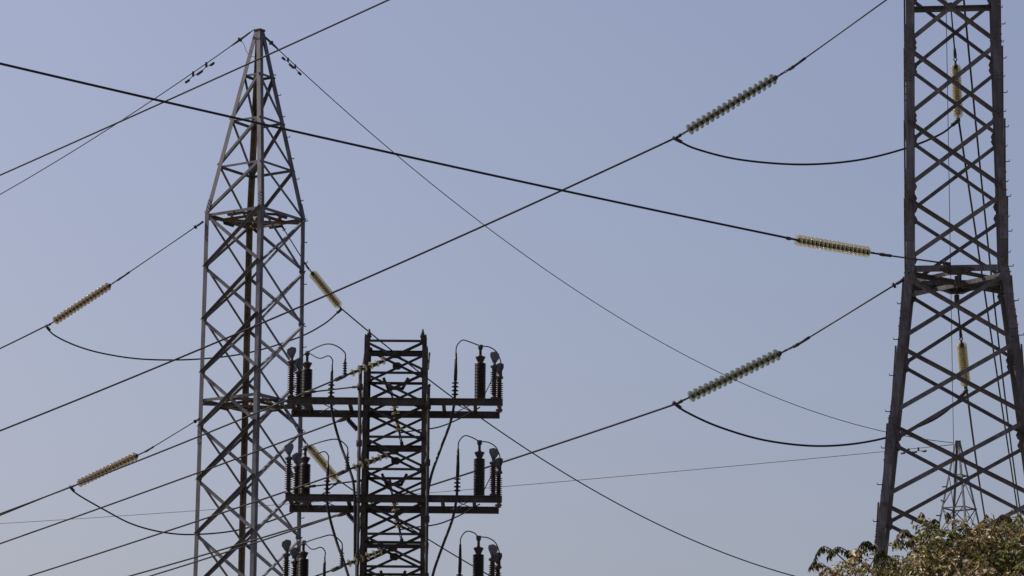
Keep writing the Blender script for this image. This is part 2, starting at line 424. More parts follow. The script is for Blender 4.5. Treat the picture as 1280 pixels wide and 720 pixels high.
for zq in (zr, ztop):
    if zq == ztop: continue
    mids = [rt.c(i, zq).lerp(rt.c(i + 1, zq), .5) for i in range(4)]
    for i in range(4):
        bm = bmesh.new(); angle(bm, mids[i] + Vector((0, 0, -.12)), mids[(i + 1) % 4] + Vector((0, 0, -.12)), Vector((0, 0, -1)), -mids[i], .11, .012); finish('plan_brace', bm, 'steel_right', T2)
    for i in range(2):
        bm = bmesh.new(); angle(bm, mids[i] + Vector((0, 0, -.10 - .03 * i)), mids[i + 2] + Vector((0, 0, -.10 - .03 * i)), Vector((0, 0, -1)), mids[(i + 1) % 4], .12, .012); finish('plan_brace', bm, 'steel_right', T2)
        bm = bmesh.new(); angle(bm, rt.c(i, zq) + Vector((0, 0, -.16 - .03 * i)), rt.c(i + 2, zq) + Vector((0, 0, -.16 - .03 * i)), Vector((0, 0, -1)), mids[i], .12, .012); finish('plan_brace', bm, 'steel_right', T2)
    for i in range(4):
        m_ = mids[i] + Vector((0, 0, -.13)); inn = rt.inward(i, zq); tt = (rt.c(i + 1, zq) - rt.c(i, zq)).normalized(); bm = bmesh.new()
        prism(bm, m_ - inn * .02, m_ + inn * .2, tt, Vector((0, 0, 1)), [(-.16, -.1), (.16, -.1), (.45, .02), (.2, .07), (-.2, .07), (-.45, .02)])
        box(bm, m_ + inn * .12 - Vector((0, 0, .25)), .12, .12, .2)
        finish('attachment_plate', bm, 'steel_mast', T2)
rt.gussets(rn, .3)
rt.steps(1, 8, ztop + 3, .46, .12, .013)
rt.steps(0, 8, zr - .5, .95, .11, .013, 0)
rt.steps(2, 8, ztop + 3, .95, .13, .013, 0)
rt.footings()

# ================================================================== FAR TOWER
DF = 203.0
base = at(1198, 594, DF); base.z = 0
ztf = at(1192, 554, DF).z; s_ = (at(1208, 594, DF).x - at(1188, 594, DF).x) / 2
T3 = thing('lattice_tower', base, 'small distant lattice tower seen through the legs of the big right tower', 'pylon', 'lattice pylons')
lev = [ztf] + [at(1198, y, DF).z for y in (594, 635, 676, 718)]
rate = (at(1198, 554, DF).z - lev[1]); rf = s_ / rate / math.cos(math.radians(10))
prof = [(0, rf * (ztf - lev[4]) * 1.25), (lev[4], rf * (ztf - lev[4])), (ztf, .18)]
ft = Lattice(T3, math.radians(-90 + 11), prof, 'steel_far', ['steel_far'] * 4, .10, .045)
ft.legs()
ft.zpanel(lev[2], lev[1], (False, False, True, True))
for a_, b_ in zip(lev[3:5], lev[2:4]): ft.xpanel(a_, b_)
for z in lev[1:]: ft.ring(z, .07)
z = lev[4]; low = bmesh.new()
while z > .6:
    h = min(2.2, z - .3)
    for i in range(4):
        inn = ft.inward(i, z)
        for (P0, P1) in ((ft.c(i, z - h), ft.c(i + 1, z)), (ft.c(i + 1, z - h), ft.c(i, z))): angle(low, P0, P1, (P1 - P0).cross(inn), inn, .1, .01)
    z -= h
finish('lower_bracing', low, 'steel_far', T3)
ft.steps(3, lev[4], ztf - 1.5, .8, .2, .035)
ft.footings()
bm = bmesh.new(); box(bm, Vector((0, 0, ztf - .02)), .3, .3, .3); finish('peak_cap', bm, 'steel_far', T3)

# ================================================================== CABLE MAST
DM = 95.0; NF = DM - .8
mcx = (455.5 + 533.5) / 2
cM = at(mcx, 430, NF); base = Vector((cM.x, DM, 0))
hwM = (at(533.5, 424, NF).x - at(455.5, 424, NF).x) / 2
T4 = thing('cable_mast', base, 'short black square lattice mast carrying paired cross beams with cable terminations', 'mast')
ztM = at(mcx, 421, NF).z
mprof = [(0, hwM * 1.25 * math.sqrt(2)), (ztM - 7, hwM * 1.04 * math.sqrt(2)), (ztM, hwM * math.sqrt(2))]
Lattice.side_small = True
mt = Lattice(T4, math.radians(-135), mprof, 'steel_mast', ['steel_mast'] * 4, .12, .065)
mt.legs()
zdk = [at(mcx, y, NF).z for y in (503, 624, 745)]
step = zdk[0] - zdk[1]; ph = step / 3
zz = zdk[0] + 2 * ph; mids = []
for k in range(8):
    mt.xpanel(zz - ph + .04, zz - .05); mt.ring(zz - .02, .065)
    mids.append(zz - ph / 2)
    if k % 3 == 1:                                  # hanging inner cradle
        bm = bmesh.new(); y0 = -.25
        for a_, b_ in (((-.35, y0, zz - .1), (-.22, y0, zz - .4)), ((-.22, y0, zz - .4), (.2, y0, zz - .4)), ((.2, y0, zz - .4), (.35, y0, zz - .1))):
            angle(bm, Vector(a_), Vector(b_), Vector((0, 1, 0)), Vector((0, 0, 1)), .07, .01)
        finish('cable_cradle', bm, 'steel_mast', T4)
    if k % 3 == 0:
        bm = bmesh.new()
        channel(bm, Vector((-hwM * .95, 0, zz - .2)), Vector((hwM * .95, 0, zz - .2)), Vector((0, 1, 0)), Vector((0, 0, -1)), .08, .1)
        finish('inner_frame', bm, 'steel_mast', T4)
    zz -= ph
low = bmesh.new()
while zz > .6:
    h = min(ph * 1.3, zz - .3)
    for i in range(4):
        inn = mt.inward(i, zz)
        for (P0, P1, of) in ((mt.c(i, zz - h), mt.c(i + 1, zz), .022), (mt.c(i + 1, zz - h), mt.c(i, zz), -.016)): angle(low, P0 + inn * of, P1 + inn * of, (P1 - P0).cross(inn), inn, .1, .01)
    zz -= h
finish('lower_bracing', low, 'steel_mast', T4)
for z in mids[::3]:                                  # round hub plates on the near cross
    for f in (0, 2):
        bm = bmesh.new(); m_ = mt.c(f, z).lerp(mt.c(f + 1, z), .5); inn = mt.inward(f, z)
        prism(bm, m_ - inn * .03, m_ + inn * .06, Vector((1, 0, 0)), Vector((0, 0, 1)), [(math.cos(k * math.pi / 4 + .39) * .13, math.sin(k * math.pi / 4 + .39) * .10) for k in range(8)])
        finish('hub_plate', bm, 'steel_mast', T4)
for sx in (-1, 1):                                   # small finials
    bm = bmesh.new(); p = Vector((sx * hwM * .86, -hwM * .9, ztM)); tube(bm, [p, p + Vector((0, 0, .1)), p + Vector((0, 0, .22))], [.07, .05, .02], 6); finish('finial', bm, 'fitting', T4)
mt.gussets([zdk[0] + 2 * ph - k * ph for k in range(7)], .17)
bl = at(359.5, 503, NF).x - base.x; br = at(628.5, 503, NF).x - base.x
for k, z in enumerate(zdk):
    for j, y in enumerate((-.93, .86)):
        bm = bmesh.new(); x1 = br - (.08 if j else 0)
        channel(bm, Vector((bl, y, z + .085)), Vector((x1, y, z + .085)), Vector((0, -1 if j == 0 else 1, 0)), Vector((0, 0, -1)), -.08 if False else .08, .18)
        b_ = finish('cross_beam', bm, 'beam', T4)
    for x in (bl + .06, bl + .5, -hwM - .4, hwM + .4, br - .75, br - .12):   # ties between the two beams
        bm = bmesh.new(); angle(bm, Vector((x, -.92, z + .06)), Vector((x, .85, z + .06)), Vector((1, 0, 0)), Vector((0, 0, -1)), .09, .01); finish('beam_tie', bm, 'beam', T4)
    for sx, x in ((1, br - 1.3), (-1, bl + 1.35)):
        for q in (0, 1):
            bm = bmesh.new(); tube(bm, [Vector((x, -.9 if q else .84, z)), Vector((x + sx * .6, .84 if q else -.9, z + .01 * q))], .012, 5); finish('tie_rod', bm, 'beam', T4)
mt.footings()
# conduits up the mast
for (px, ytop, side) in ((450.5, 458, 'left'), (535.5, 482, 'right')):
    p = at(px, ytop, NF - .25); bm = bmesh.new()
    tube(bm, [Vector((0, 0, -p.z)), Vector((0, 0, 0))], .048, 8)
    zz = -.45
    for _ in range(8): tube(bm, [Vector((0, 0, zz)), Vector((0, 0, zz - .16))], .075, 8); zz -= 1.45
    for _ in range(1): tube(bm, [Vector((-.06, 0, 0)), Vector((.06, 0, 0))], .03, 6)
    tag(finish('conduit', bm, 'steel_mast' if side == 'left' else 'steel_mast', None, p), 'thin upright steel conduit running down the %s side of the black mast' % side, 'conduit')

# ================================================================== INSULATOR STRINGS
def disc_proto(name, mat, R=.14):
    bm = bmesh.new()   # axis +Z points to the steelwork; skirt opens downward
    prof = [(.045, .0), (R * .60, .012), (R * .88, -.012), (R, -.045), (R * .97, -.062), (R * .90, -.05), (R * .80, -.03), (R * .62, -.022), (R * .6, -.045), (R * .5, -.045), (R * .46, -.02), (.04, -.02)]
    lathe(bm, prof, 20, close=True)
    o = finish(name, bm, mat); return o
P_CLEAR = disc_proto('glass_disc', 'glass_clear'); P_AMBER = disc_proto('glass_disc', 'glass_amber')
P_BROWN = disc_proto('glass_disc', 'glass_brown')
bm = bmesh.new(); lathe(bm, [(0, .085), (.045, .085), (.062, .06), (.066, .0), (.062, -.02), (.05, -.03), (.045, -.085), (0, -.085)], 10); P_CAP = finish('metal_cap', bm, 'fitting')
used = set()
def take(proto, parent, loc):
    if proto.name not in used and proto.parent is None:
        used.add(proto.name); proto.parent = parent; proto.location = loc; return proto
    c = proto.copy(); COL.objects.link(c); c.parent = parent; c.location = loc; return c
def string(pl, ps, nd, proto, label, r_scale=1.0, rod=None, group='glass insulator strings', link=True):
    """pl: line end, ps: end towards the steelwork, rod: where the stay rod is fixed"""
    d = (ps - pl); L = d.length; d.normalize()
    t = thing('insulator_string', pl, label, 'insulator', group)
    t.rotation_mode = 'QUATERNION'; t.rotation_quaternion = d.to_track_quat('Z', 'Y')
    sp_ = L / nd
    for k in range(nd):
        o = take(proto, t, (0, 0, sp_ * (k + .5))); o.scale = (r_scale,) * 3
        c = take(P_CAP, t, (0, 0, sp_ * (k + .5))); c.scale = (r_scale, r_scale, sp_ / .165)
    def fit(z0, z1):
        bm = bmesh.new(); s = 1 if z1 > z0 else -1; h = abs(z1 - z0)
        tube(bm, [(0, 0, z0), (0, 0, z0 + s * h * .35)], .028, 6)
        # open shackle
        m = z0 + s * h * .52
        for e in (-1, 1): tube(bm, [(e * .01, 0, z0 + s * h * .35), (e * .045, 0, m), (e * .01, 0, z0 + s * h * .7)], .016, 5)
        tube(bm, [(0, 0, z0 + s * h * .7), (0, 0, z1)], .045, 6)
        finish('shackle', bm, 'fitting', t)
    fit(0, -.38); fit(L, L + .55)
    if rod is not None:
        q = t.rotation_quaternion.to_matrix().inverted() @ (rod - pl)
        bm = bmesh.new(); a = Vector((0, 0, L + .5))
        tube(bm, sagged(a, q, 0, 2), .022, 6); tube(bm, [a, a.lerp(q, .12)], .04, 6); tube(bm, [a.lerp(q, .93), q], .045, 6)
        tube(bm, [a.lerp(q, .9), a.lerp(q, .915)], .08, 6)
        finish('stay_rod', bm, 'fitting', t)
    return t
def cable(pts, r, label, name='jumper_wire', cat='wire', group='jumper loops', mat='wire', n=10, ends=True):
    q = smooth_path(pts, n); o0 = q[0].copy(); bm = bmesh.new(); tube(bm, [p - o0 for p in q], r, 7)
    o = finish(name, bm, mat, None, o0); tag(o, label, cat, group)
    if ends:
        for a, b in ((0, 1), (-1, -2)):
            A = q[a] - o0; Bv = q[b] - o0; d = (Bv - A).normalized(); bm = bmesh.new(); tube(bm, [A - d * .06, A + d * .22], r * 1.9, 6); finish('end_clamp', bm, 'fitting', o)
    return o
def damper(p, d, label, s=1.0):
    """dumb-bell vibration damper clamped under a wire"""
    t = thing('vibration_damper', p, label, 'damper', 'vibration dampers')
    d = d.normalized(); dn = Vector((0, 0, -1))
    bm = bmesh.new(); box(bm, dn * .06 * s, .09 * s, .09 * s, .2 * s); finish('clamp', bm, 'fitting', t)
    bm = bmesh.new(); tube(bm, [d * -.38 * s + dn * .2 * s, dn * .14 * s, d * .38 * s + dn * .2 * s], .018 * s, 5); finish('messenger', bm, 'fitting', t)
    for e in (-1, 1):
        bm = bmesh.new(); c = d * e * .4 * s + dn * .2 * s; tube(bm, [c - d * .14 * s, c - d * .1 * s, c + d * .1 * s, c + d * .14 * s], [.03 * s, .06 * s, .06 * s, .03 * s], 8); finish('weight', bm, 'fitting', t)
RC = .029
ST = 'conductors'
# -- upper phase of the right tower (E)
DE0 = 94.0
pe_l = lambda t: None
Es = at(978, 91, 94.4); E1 = at(862, 161, 98.2 - .0); 
E_end = at(-120, 585, 115); E_clamp = at(846, 171, 98.7); E_rod = at(1130, -16, 93.9)
Ea, Eb = at(861, 162.5, 97.0), at(971, 96, 95.5)
string(Ea, Eb, 17, P_CLEAR, 'string of clear glass discs, highest of all, sloping up towards the big right tower', 1.1, E_rod)
wire('conductor', at(847, 171, 97.2), E_end, (420, 364), RC, 'dark conductor falling leftward from the highest glass string across the pointed tower', 'wire', ST)
cable([at(843, 173, 97.25), at(870, 186, 97.4), at(925, 199.5, 97.7), at(1000, 205.5, 98.2), at(1070, 200.5, 98.8), at(1130, 186, 98.7), at(1175, 168, 98.8), at(1197, 151, 99.0)], RC, 'dark jumper loop from the highest sloping string to the upper upright yellow string')
# -- middle phase (F)
Fa, Fb = at(863, 496, 97.0), at(976, 441, 95.5)
string(Fa, Fb, 17, P_CLEAR, 'string of clear glass discs sloping up to the bend of the big right tower', 1.13, at(1130, 349, 93.9))
wire('conductor', at(849, 503.5, 97.2), at(60, 748, 124), (500, 619), RC, 'dark conductor running down left from the lower sloping glass string, passing behind the black mast', 'wire', ST)
cable([at(843, 504, 97.25), at(858, 515, 97.4), at(900, 534, 97.6), at(960, 551, 98.1), at(1030, 557.5, 98.8), at(1100, 549, 98.7), at(1160, 528, 98.8), at(1190, 508, 99.0), at(1207, 489, 99.2)], RC, 'dark jumper loop from the lower sloping string to the lower upright yellow string')
# -- near phase (B)
Ba, Bb = at(997, 300, 91.2), at(1087, 315.5, 92.9)
string(Ba, Bb, 17, P_AMBER, 'nearly level string of yellowed glass discs just left of the big right tower', 1.05, at(1188, 330, 93.7))
wire('conductor', at(992, 299, 91.1), at(-150, 44, 74), (470, 187), RC, 'thick conductor crossing the picture from upper left to the nearly level yellowed string', 'wire', ST)
bm = bmesh.new(); q = at(990, 300, 91.05)
# -- upper left phase coming from beyond the frame (A)
wire('conductor', at(1130, -300, 94.5), at(-150, 285, 134), (300, 84.5), RC, 'conductor crossing just below the pointed tower top and leaving through the upper edge', 'wire', ST)
# -- strings inside the right tower leading away
up_b, up_a = at(1194.5, 82, 97.0), at(1197.5, 143, 99.1)
string(up_a, up_b, 17, P_AMBER, 'upright looking yellow glass string in the upper part of the big right tower', 1.0, at(1188, 3, 96.2))
lo_b, lo_a = at(1202, 430, 97.2), at(1206.5, 478, 99.3)
string(lo_a, lo_b, 17, P_AMBER, 'upright looking yellow glass string between the spreading legs of the right tower', 1.0, at(1195, 357, 96.2))
FARW = .03
wire('conductor', at(1198, 148, 99.3), at(1282, 704, 168), (1233, 380), FARW, 'conductor leading away from the upper upright yellow string inside the right tower', 'wire', ST)
wire('conductor', at(1201, -40, 96), at(1284, 690, 166), (1243, 380), FARW, 'rightmost of the conductors coming down between the legs of the right tower', 'wire', ST)
wire('conductor', at(1208, 484, 99.4), at(1240, 690, 166), (1223, 595), FARW, 'conductor leading away from the lower upright yellow string down to the tree', 'wire', ST)
T3top = Vector((base.x, 0, 0)); T3t = at(1192, 553.5, DF)
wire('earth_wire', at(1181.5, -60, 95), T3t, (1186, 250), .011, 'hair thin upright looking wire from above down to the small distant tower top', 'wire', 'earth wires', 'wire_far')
# -- left tower phases
def ltw(px, py): return at(px, py, DL)
La, Lb = at(69, 401, 148.4), at(138, 356, 146.8)
string(La, Lb, 16, P_BROWN, 'upper string of brownish glass discs left of the pointed tower', 1.25, at(254, 277, 144.6))
pts = wire('conductor', at(62, 405, 148.6), at(-130, 492, 162), (20, 426), .032, 'conductor leaving through the left edge from the upper brownish string', 'wire', ST)
Lc, Ld = at(99, 604, 148.4), at(172, 569, 146.8)
string(Lc, Ld, 16, P_BROWN, 'lower string of brownish glass discs left of the pointed tower', 1.25, at(250, 523, 144.6))
wire('conductor', at(92, 607, 148.6), at(-130, 699, 162), (20, 636), .032, 'conductor leaving through the left edge from the lower brownish string', 'wire', ST)
Re, Rf = at(422.5, 381, 151.0), at(390, 341, 148.2)
string(Re, Rf, 16, P_AMBER, 'short looking yellow string beside the right leg of the pointed tower, under its upper frame', 1.3, at(352, 282, 146.5))
wire('conductor', at(427, 386, 151.4), at(1060, 735, 192), (720, 600), .030, 'conductor slanting down right from the yellow string beside the pointed tower', 'wire', ST)
Rg, Rh = at(419, 597, 151.0), at(386, 558, 148.2)
string(Rg, Rh, 16, P_AMBER, 'short looking yellow string behind the middle left cable terminations of the black mast', 1.3, at(350, 503, 146.5))
wire('conductor', at(424, 601, 151.4), at(720, 775, 176), (540, 677), .030, 'conductor slanting down right from the yellow string behind the black mast', 'wire', ST)
cable([at(58, 408, 148.7), at(68, 419, 148.7), at(95, 432, 148.7), at(130, 442, 148.8), at(180, 449, 149), at(245, 449, 149.5), at(310, 441, 149.5), at(370, 423, 150.3), at(405, 405, 151), at(426, 387, 151.4)], .032, 'jumper loop passing through the pointed tower between its two upper strings')
cable([at(88, 609, 148.7), at(97, 618, 148.7), at(130, 637, 148.7), at(165, 655, 148.8), at(205, 665.5, 149), at(245, 668, 149.5), at(300, 662, 149.5), at(360, 643, 150.3), at(400, 620, 151), at(423, 602, 151.4)], .032, 'jumper loop passing through the pointed tower between its two lower strings')
# -- earth wires from the left tower peak
pC = wire('earth_wire', at(316, 38, 144.8), at(-140, 317, 165), (120, 171), .02, 'thin earth wire running down left from the pointed tower top', 'wire', 'earth wires')
pD = wire('earth_wire', at(331, 46, 145.2), T3t, (610, 285), .019, 'thin earth wire running from the pointed tower top down to the small distant tower', 'wire', 'earth wires')
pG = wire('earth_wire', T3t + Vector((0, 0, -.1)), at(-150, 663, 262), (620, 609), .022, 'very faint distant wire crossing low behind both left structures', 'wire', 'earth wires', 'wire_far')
def on(pts, px):
    for a, b in zip(pts, pts[1:]):
        xa, xb = proj(a)[0], proj(b)[0]
        if (xa - px) * (xb - px) <= 0 and xa != xb: return a.lerp(b, (px - xa) / (xb - xa)), (b - a)
    return pts[0], pts[1] - pts[0]
for (pp, px, lab, s) in ((pC, 258, 'dumb-bell damper on the left earth wire, nearer the pointed tower top', 1.0), (pC, 241.5, 'dumb-bell damper on the left earth wire, farther from the pointed tower top', 1.0),
                      (pD, 360, 'dumb-bell damper on the right earth wire, nearer the pointed tower top', .85), (pD, 369, 'dumb-bell damper on the right earth wire, farther from the pointed tower top', .85),
                      (pG, 1148, 'tiny damper on the faint wire, nearer the small distant tower', 1.0), (pG, 1136, 'tiny damper on the faint wire, farther from the small distant tower', 1.0)):
    p, d = on(pp, px); damper(p, d, lab, s)
cable([at(297, 50, 145), at(304, 54, 145), at(308, 64, 145), at(313, 70, 145), at(318, 71, 145)], .010, 'tiny slack bonding wire beside the pointed tower top, left side', 'bonding_wire', 'wire', None, 'wire', 6, False)
# armour grips near the peak
for (pp, px, lab) in ((pC, 300, 'left'), (pD, 339, 'right')):
    p, d = on(pp, px); d.normalize(); bm = bmesh.new(); tube(bm, [d * -.7, d * -.2, d * .2, d * .6], [.03, .05, .05, .03], 6)
    box(bm, Vector((0, 0, 0)), .16, .1, .14); tag(finish('tension_clamp', bm, 'fitting', None, p), 'dark clamp gripping the %s earth wire just below the pointed tower top' % lab, 'clamp', 'tension clamps')

# ================================================================== EQUIPMENT ON THE MAST
def shed_stack(R, r, h, n, seg=16):
    bm = bmesh.new(); prof = [(0, 0), (r, 0)]
    for k in range(n):
        z = h * (k + .5) / n; s = h / n
        prof += [(r, z - s * .35), (R, z - s * .12), (R, z + s * .02), (r, z + s * .3)]
    prof += [(r, h), (0, h)]; lathe(bm, prof, seg); return bm
def sealing_end(p, label):
    t = thing('sealing_end', p, label, 'cable termination', 'fat black sealing ends')
    bm = bmesh.new(); lathe(bm, [(0, 0), (.12, 0), (.12, .03), (.09, .04), (.08, .1), (.1, .13), (0, .13)], 14); finish('base', bm, 'concrete' if False else 'grey_plate', t)
    finish('shed_stack', shed_stack(.15, .13, .94, 24), 'rubber', t, (0, 0, .13), True)
    bm = bmesh.new(); lathe(bm, [(0, 1.03), (.1, 1.03), (.07, 1.09), (.085, 1.13), (.12, 1.2), (.135, 1.24), (.1, 1.25), (.05, 1.27), (.035, 1.3), (0, 1.3)], 14); finish('top_cap', bm, 'brown_porcelain', t)
    bm = bmesh.new(); lathe(bm, [(0, 1.29), (.035, 1.3), (.035, 1.42), (.06, 1.45), (.065, 1.55), (0, 1.56)], 10); finish('terminal_stud', bm, 'fitting', t)
    return p + Vector((0, 0, 1.53))
def arrester(p, label, face=1, h=.95):
    t = thing('surge_arrester', p, label, 'surge arrester', 'slim arresters with grey hoods')
    bm = bmesh.new(); lathe(bm, [(0, 0), (.09, 0), (.09, .04), (.055, .06), (.055, .12), (0, .12)], 12); finish('base', bm, 'fitting', t)
    finish('shed_stack', shed_stack(.098, .055, h - .2, 12), 'brown_porcelain', t, (0, 0, .12), True)
    bm = bmesh.new(); lathe(bm, [(0, h - .09), (.06, h - .08), (.06, h), (.1, h + .02), (.1, h + .07), (.045, h + .09), (.04, h + .2), (0, h + .2)], 12); finish('top_fitting', bm, 'fitting', t)
    # grey fan-shaped hood standing on a stub
    bm = bmesh.new(); z = h + .14
    prof = [(x * .82, z_ * .82) for x, z_ in ((-.05, 0), (.05, 0), (.09, .1), (.14, .22), (.13, .33), (-.02, .36), (-.15, .28), (-.16, .16))]
    prism(bm, Vector((0, -.035, z)), Vector((0, .035, z)), Vector((face, 0, 0)), Vector((0, 0, 1)), prof)
    bmesh.ops.bevel(bm, geom=bm.edges[:], offset=.012, segments=1, affect='EDGES')
    finish('hood', bm, 'grey_plate', t)
    return p + Vector((0, 0, h + .05))
lev_names = ('top', 'middle', 'lowest')
zs_d = zdk
W0 = Vector((base.x, DM, 0))
mbase = Vector((cM.x, DM, 0))
for k, z in enumerate(zdk):
    nm = lev_names[k]; top = z + .095; sh = (0, -.06, -.1)[k]
    X = lambda px, Y: at(px, 503, Y).x
    # ---- right half
    a = sealing_end(Vector((X(600, DM), DM - .1, top + .0)), 'fat black ribbed cylinder on the right end of the %s cross beams' % nm)
    n1 = arrester(Vector((X(617.5, NF - .1), NF - .11, top)), 'slim dark ribbed arrester on the near beam, right end of the %s pair' % nm, -1, .79)
    n2 = arrester(Vector((X(624, DM + .85), DM + .83, top)), 'slim dark ribbed arrester on the far beam, right end of the %s pair' % nm, 1, .83)
    cx = X(569 + (0, 4, 8)[k], DM); ctop = top + 1.18
    t = cable([Vector((cx + .01, DM - .3, ctop)), Vector((cx, DM - .3, top + .5)), Vector((cx - .02, DM - .3, top)), Vector((cx - .12, DM - .35, z - .45)), Vector((cx - .36, DM - .45, z - 1.15)), Vector((cx - .58, DM - .8, z - 1.9)), Vector((cx - .66, DM - 1.0, z - 2.6)), Vector((cx - .67, DM - 1.0, z - 4.2))],
              .036, 'black cable dropping from the right half of the %s cross beams in to the mast' % nm, 'power_cable', 'cable', 'black cables on the mast', 'rubber', 8, False)
    for q in range(4):
        bm = bmesh.new(); lathe(bm, [(.03, .03), (.09, 0), (.092, -.015), (.03, -.005)], 12, True); finish('shed', bm, 'rubber', t, Vector((-.012, 0, top + .22 + q * .1 - ctop)))
    bm = bmesh.new(); tube(bm, [Vector((0, 0, .12)), Vector((0, 0, -.35)), Vector((-.006, 0, -.6))], [.028, .045, .045], 8); finish('termination', bm, 'rubber', t)
    cable([Vector((cx + .01, DM - .3, ctop + .08)), Vector((cx + .03, DM - .3, ctop + .3)), Vector((cx + .17, DM - .27, ctop + .46)), Vector((cx + .36, DM - .2, ctop + .43)), a + Vector((0, 0, 0)), a + Vector((.22, .15, -.0)), a + Vector((.42, .45, -.08)), a + Vector((.53, .8, -.3)), n2 + Vector((.06, 0, .02))],
          .015, 'thin arching lead over the right end equipment of the %s cross beams' % nm, 'connecting_lead', 'wire', 'thin arching leads', 'wire', 8, False)
    cable([Vector((X(604, DM), DM - .1, top + .18)), n1 + Vector((-.03, .2, -.25))], .012, 'thin slanting lead from the foot of the fat right cylinder, %s beams' % nm, 'connecting_lead', 'wire', 'thin slanting leads', 'wire', 4, False)
    # ---- left half
    b_ = sealing_end(Vector((X(381, DM), DM + .72, top - .04)), 'fat black ribbed cylinder on the left end of the %s cross beams' % nm)
    m1 = arrester(Vector((X(363.5, NF - .1) + sh * .3, NF - .11, top)), 'slim dark ribbed arrester on the near beam, left end of the %s pair' % nm, 1, .87)
    m2 = arrester(Vector((X(372.5, DM + .85), DM + .83, top)), 'slim dark ribbed arrester on the far beam, left end of the %s pair' % nm, 1, .92)
    cx = X(415, DM) + sh; ctop = top + .82
    t = cable([Vector((cx, DM - .3, ctop)), Vector((cx - .01, DM - .3, top + .4)), Vector((cx - .01, DM - .3, top)), Vector((cx + .07, DM - .35, z - .4)), Vector((cx + .28, DM - .5, z - 1.1)), Vector((cx + .52, DM - .85, z - 1.75)), Vector((cx + .66, DM - 1.05, z - 2.4)), Vector((cx + .70, DM - 1.05, z - 4.2))],
              .036, 'black cable dropping from the left half of the %s cross beams in to the mast' % nm, 'power_cable', 'cable', 'black cables on the mast', 'rubber', 8, False)
    for q in range(4):
        bm = bmesh.new(); lathe(bm, [(.03, .03), (.088, 0), (.09, -.015), (.03, -.005)], 12, True); finish('shed', bm, 'rubber', t, Vector((-.01, 0, top + .14 + q * .1 - ctop)))
    bm = bmesh.new(); tube(bm, [Vector((0, 0, .14)), Vector((0, 0, -.3)), Vector((-.006, 0, -.5))], [.022, .04, .036], 8); finish('termination', bm, 'rubber', t)
    cable([Vector((cx, DM - .3, ctop + .1)), Vector((cx + .01, DM - .3, ctop + .26)), Vector((cx - .1, DM - .28, ctop + .38)), Vector((cx - .35, DM - .0, ctop + .37)), b_], .015, 'thin lead from the fat left cylinder over to the black cable, %s beams' % nm, 'connecting_lead', 'wire', 'thin arching leads', 'wire', 8, False)
    # line clamp, little post insulator and lead
    LY = NF - .45
    cy = (472, 590, 710)[k]; clx = (426, 429, 422)[k]
    pc = at(clx, cy, LY)
    t = thing('line_clamp', pc, 'grey spindle shaped clamp left of the mast at the %s cross beams' % nm, 'clamp', 'grey line clamps')
    dv = (at(clx + 8, cy - 3.2, LY) - pc).normalized()
    bm = bmesh.new(); tube(bm, [dv * -.18, dv * -.13, dv * .1, dv * .18], [.03, .062, .05, .025], 8); finish('body', bm, 'grey_plate', t)
    pi = pc + Vector((.10, 0, .08))
    t2 = thing('post_insulator', pi, 'little dark ribbed insulator standing on the clamp left of the mast, %s beams' % nm, 'insulator', 'little post insulators')
    finish('shed_stack', shed_stack(.062, .03, .33, 5, 12), 'fitting', t2, None, True)
    bm = bmesh.new(); tube(bm, [Vector((0, 0, .33)), Vector((.01, 0, .43))], .025, 6); finish('terminal', bm, 'fitting', t2)
    cable([m2 + Vector((-.02, -.8, -.02)), m2 + Vector((.08, -.9, .2)), m2 + Vector((.35, -1.1, .36)), Vector(((m2.x + pi.x) / 2 + .12, LY + .2, m2.z + .38)), Vector((pi.x - .25, LY, pi.z + .75)), Vector((pi.x - .02, LY, pi.z + .58)), pi + Vector((.01, 0, .42))],
          .016, 'thin lead arching from the left arresters to the little post insulator, %s beams' % nm, 'connecting_lead', 'wire', 'thin arching leads', 'wire', 8, False)
    # glass string on the mast
    ga = at(clx + 12, cy - 5, LY); gb = at(clx + 58, cy - 23, NF - .12)
    hub = at(494.5, cy - 28, NF - .06)
    string(ga, gb, 6, P_AMBER, 'short string of pale glass discs reaching onto the mast, %s cross beams' % nm, .74, None, 'short mast strings')
    # strut rod from equipment foot to conduit
    cable([at(384, cy + 18.5, DM - .3), at(415, cy + 15, DM - .5), at(449, cy + 11, NF - .25)], .02, 'thin slightly rising rod joining the left equipment to the conduit, %s beams' % nm, 'strut', 'rod', 'thin rods', 'wire', 4, True)
    # lower clamp with slanted ribbed insulator (far circuit)
    qx, qy = 430, (523.5, 641.5, 762)[k]
    p = at(qx, qy, DM + 1.0); t = thing('line_clamp', p, 'grey wedge clamp hanging below the left half of the %s cross beams' % nm, 'clamp', 'grey line clamps')
    d2 = (at(qx + 8, qy - 3, DM + 1.0) - p).normalized()
    bm = bmesh.new(); tube(bm, [d2 * -.2, d2 * -.1, d2 * .1, d2 * .22], [.03, .06, .07, .02], 8); finish('body', bm, 'grey_plate', t)
    a1, a2 = at(qx + 5, qy + 1, DM + 1.0), at(qx + 17, qy + 14, DM + .9)
    t = thing('post_insulator', a1, 'little slanting ribbed insulator below the left half of the %s cross beams' % nm, 'insulator', 'little post insulators')
    t.rotation_mode = 'QUATERNION'; t.rotation_quaternion = (a2 - a1).to_track_quat('Z', 'Y')
    finish('shed_stack', shed_stack(.07, .03, (a2 - a1).length, 7, 12), 'fitting', t, None, True)
    # hanging string in the middle of the mast with the right jumper
    ha, hb = at(499, (503, 624, 745)[k] + 36, DM - .4), at(492, (503, 624, 745)[k] + 2, DM - .5)
    string(ha, hb, 5, P_AMBER, 'hanging string of small amber discs inside the mast at the %s cross beams' % nm, .8, None, 'short mast strings')
    y0 = (503, 624, 745)[k]
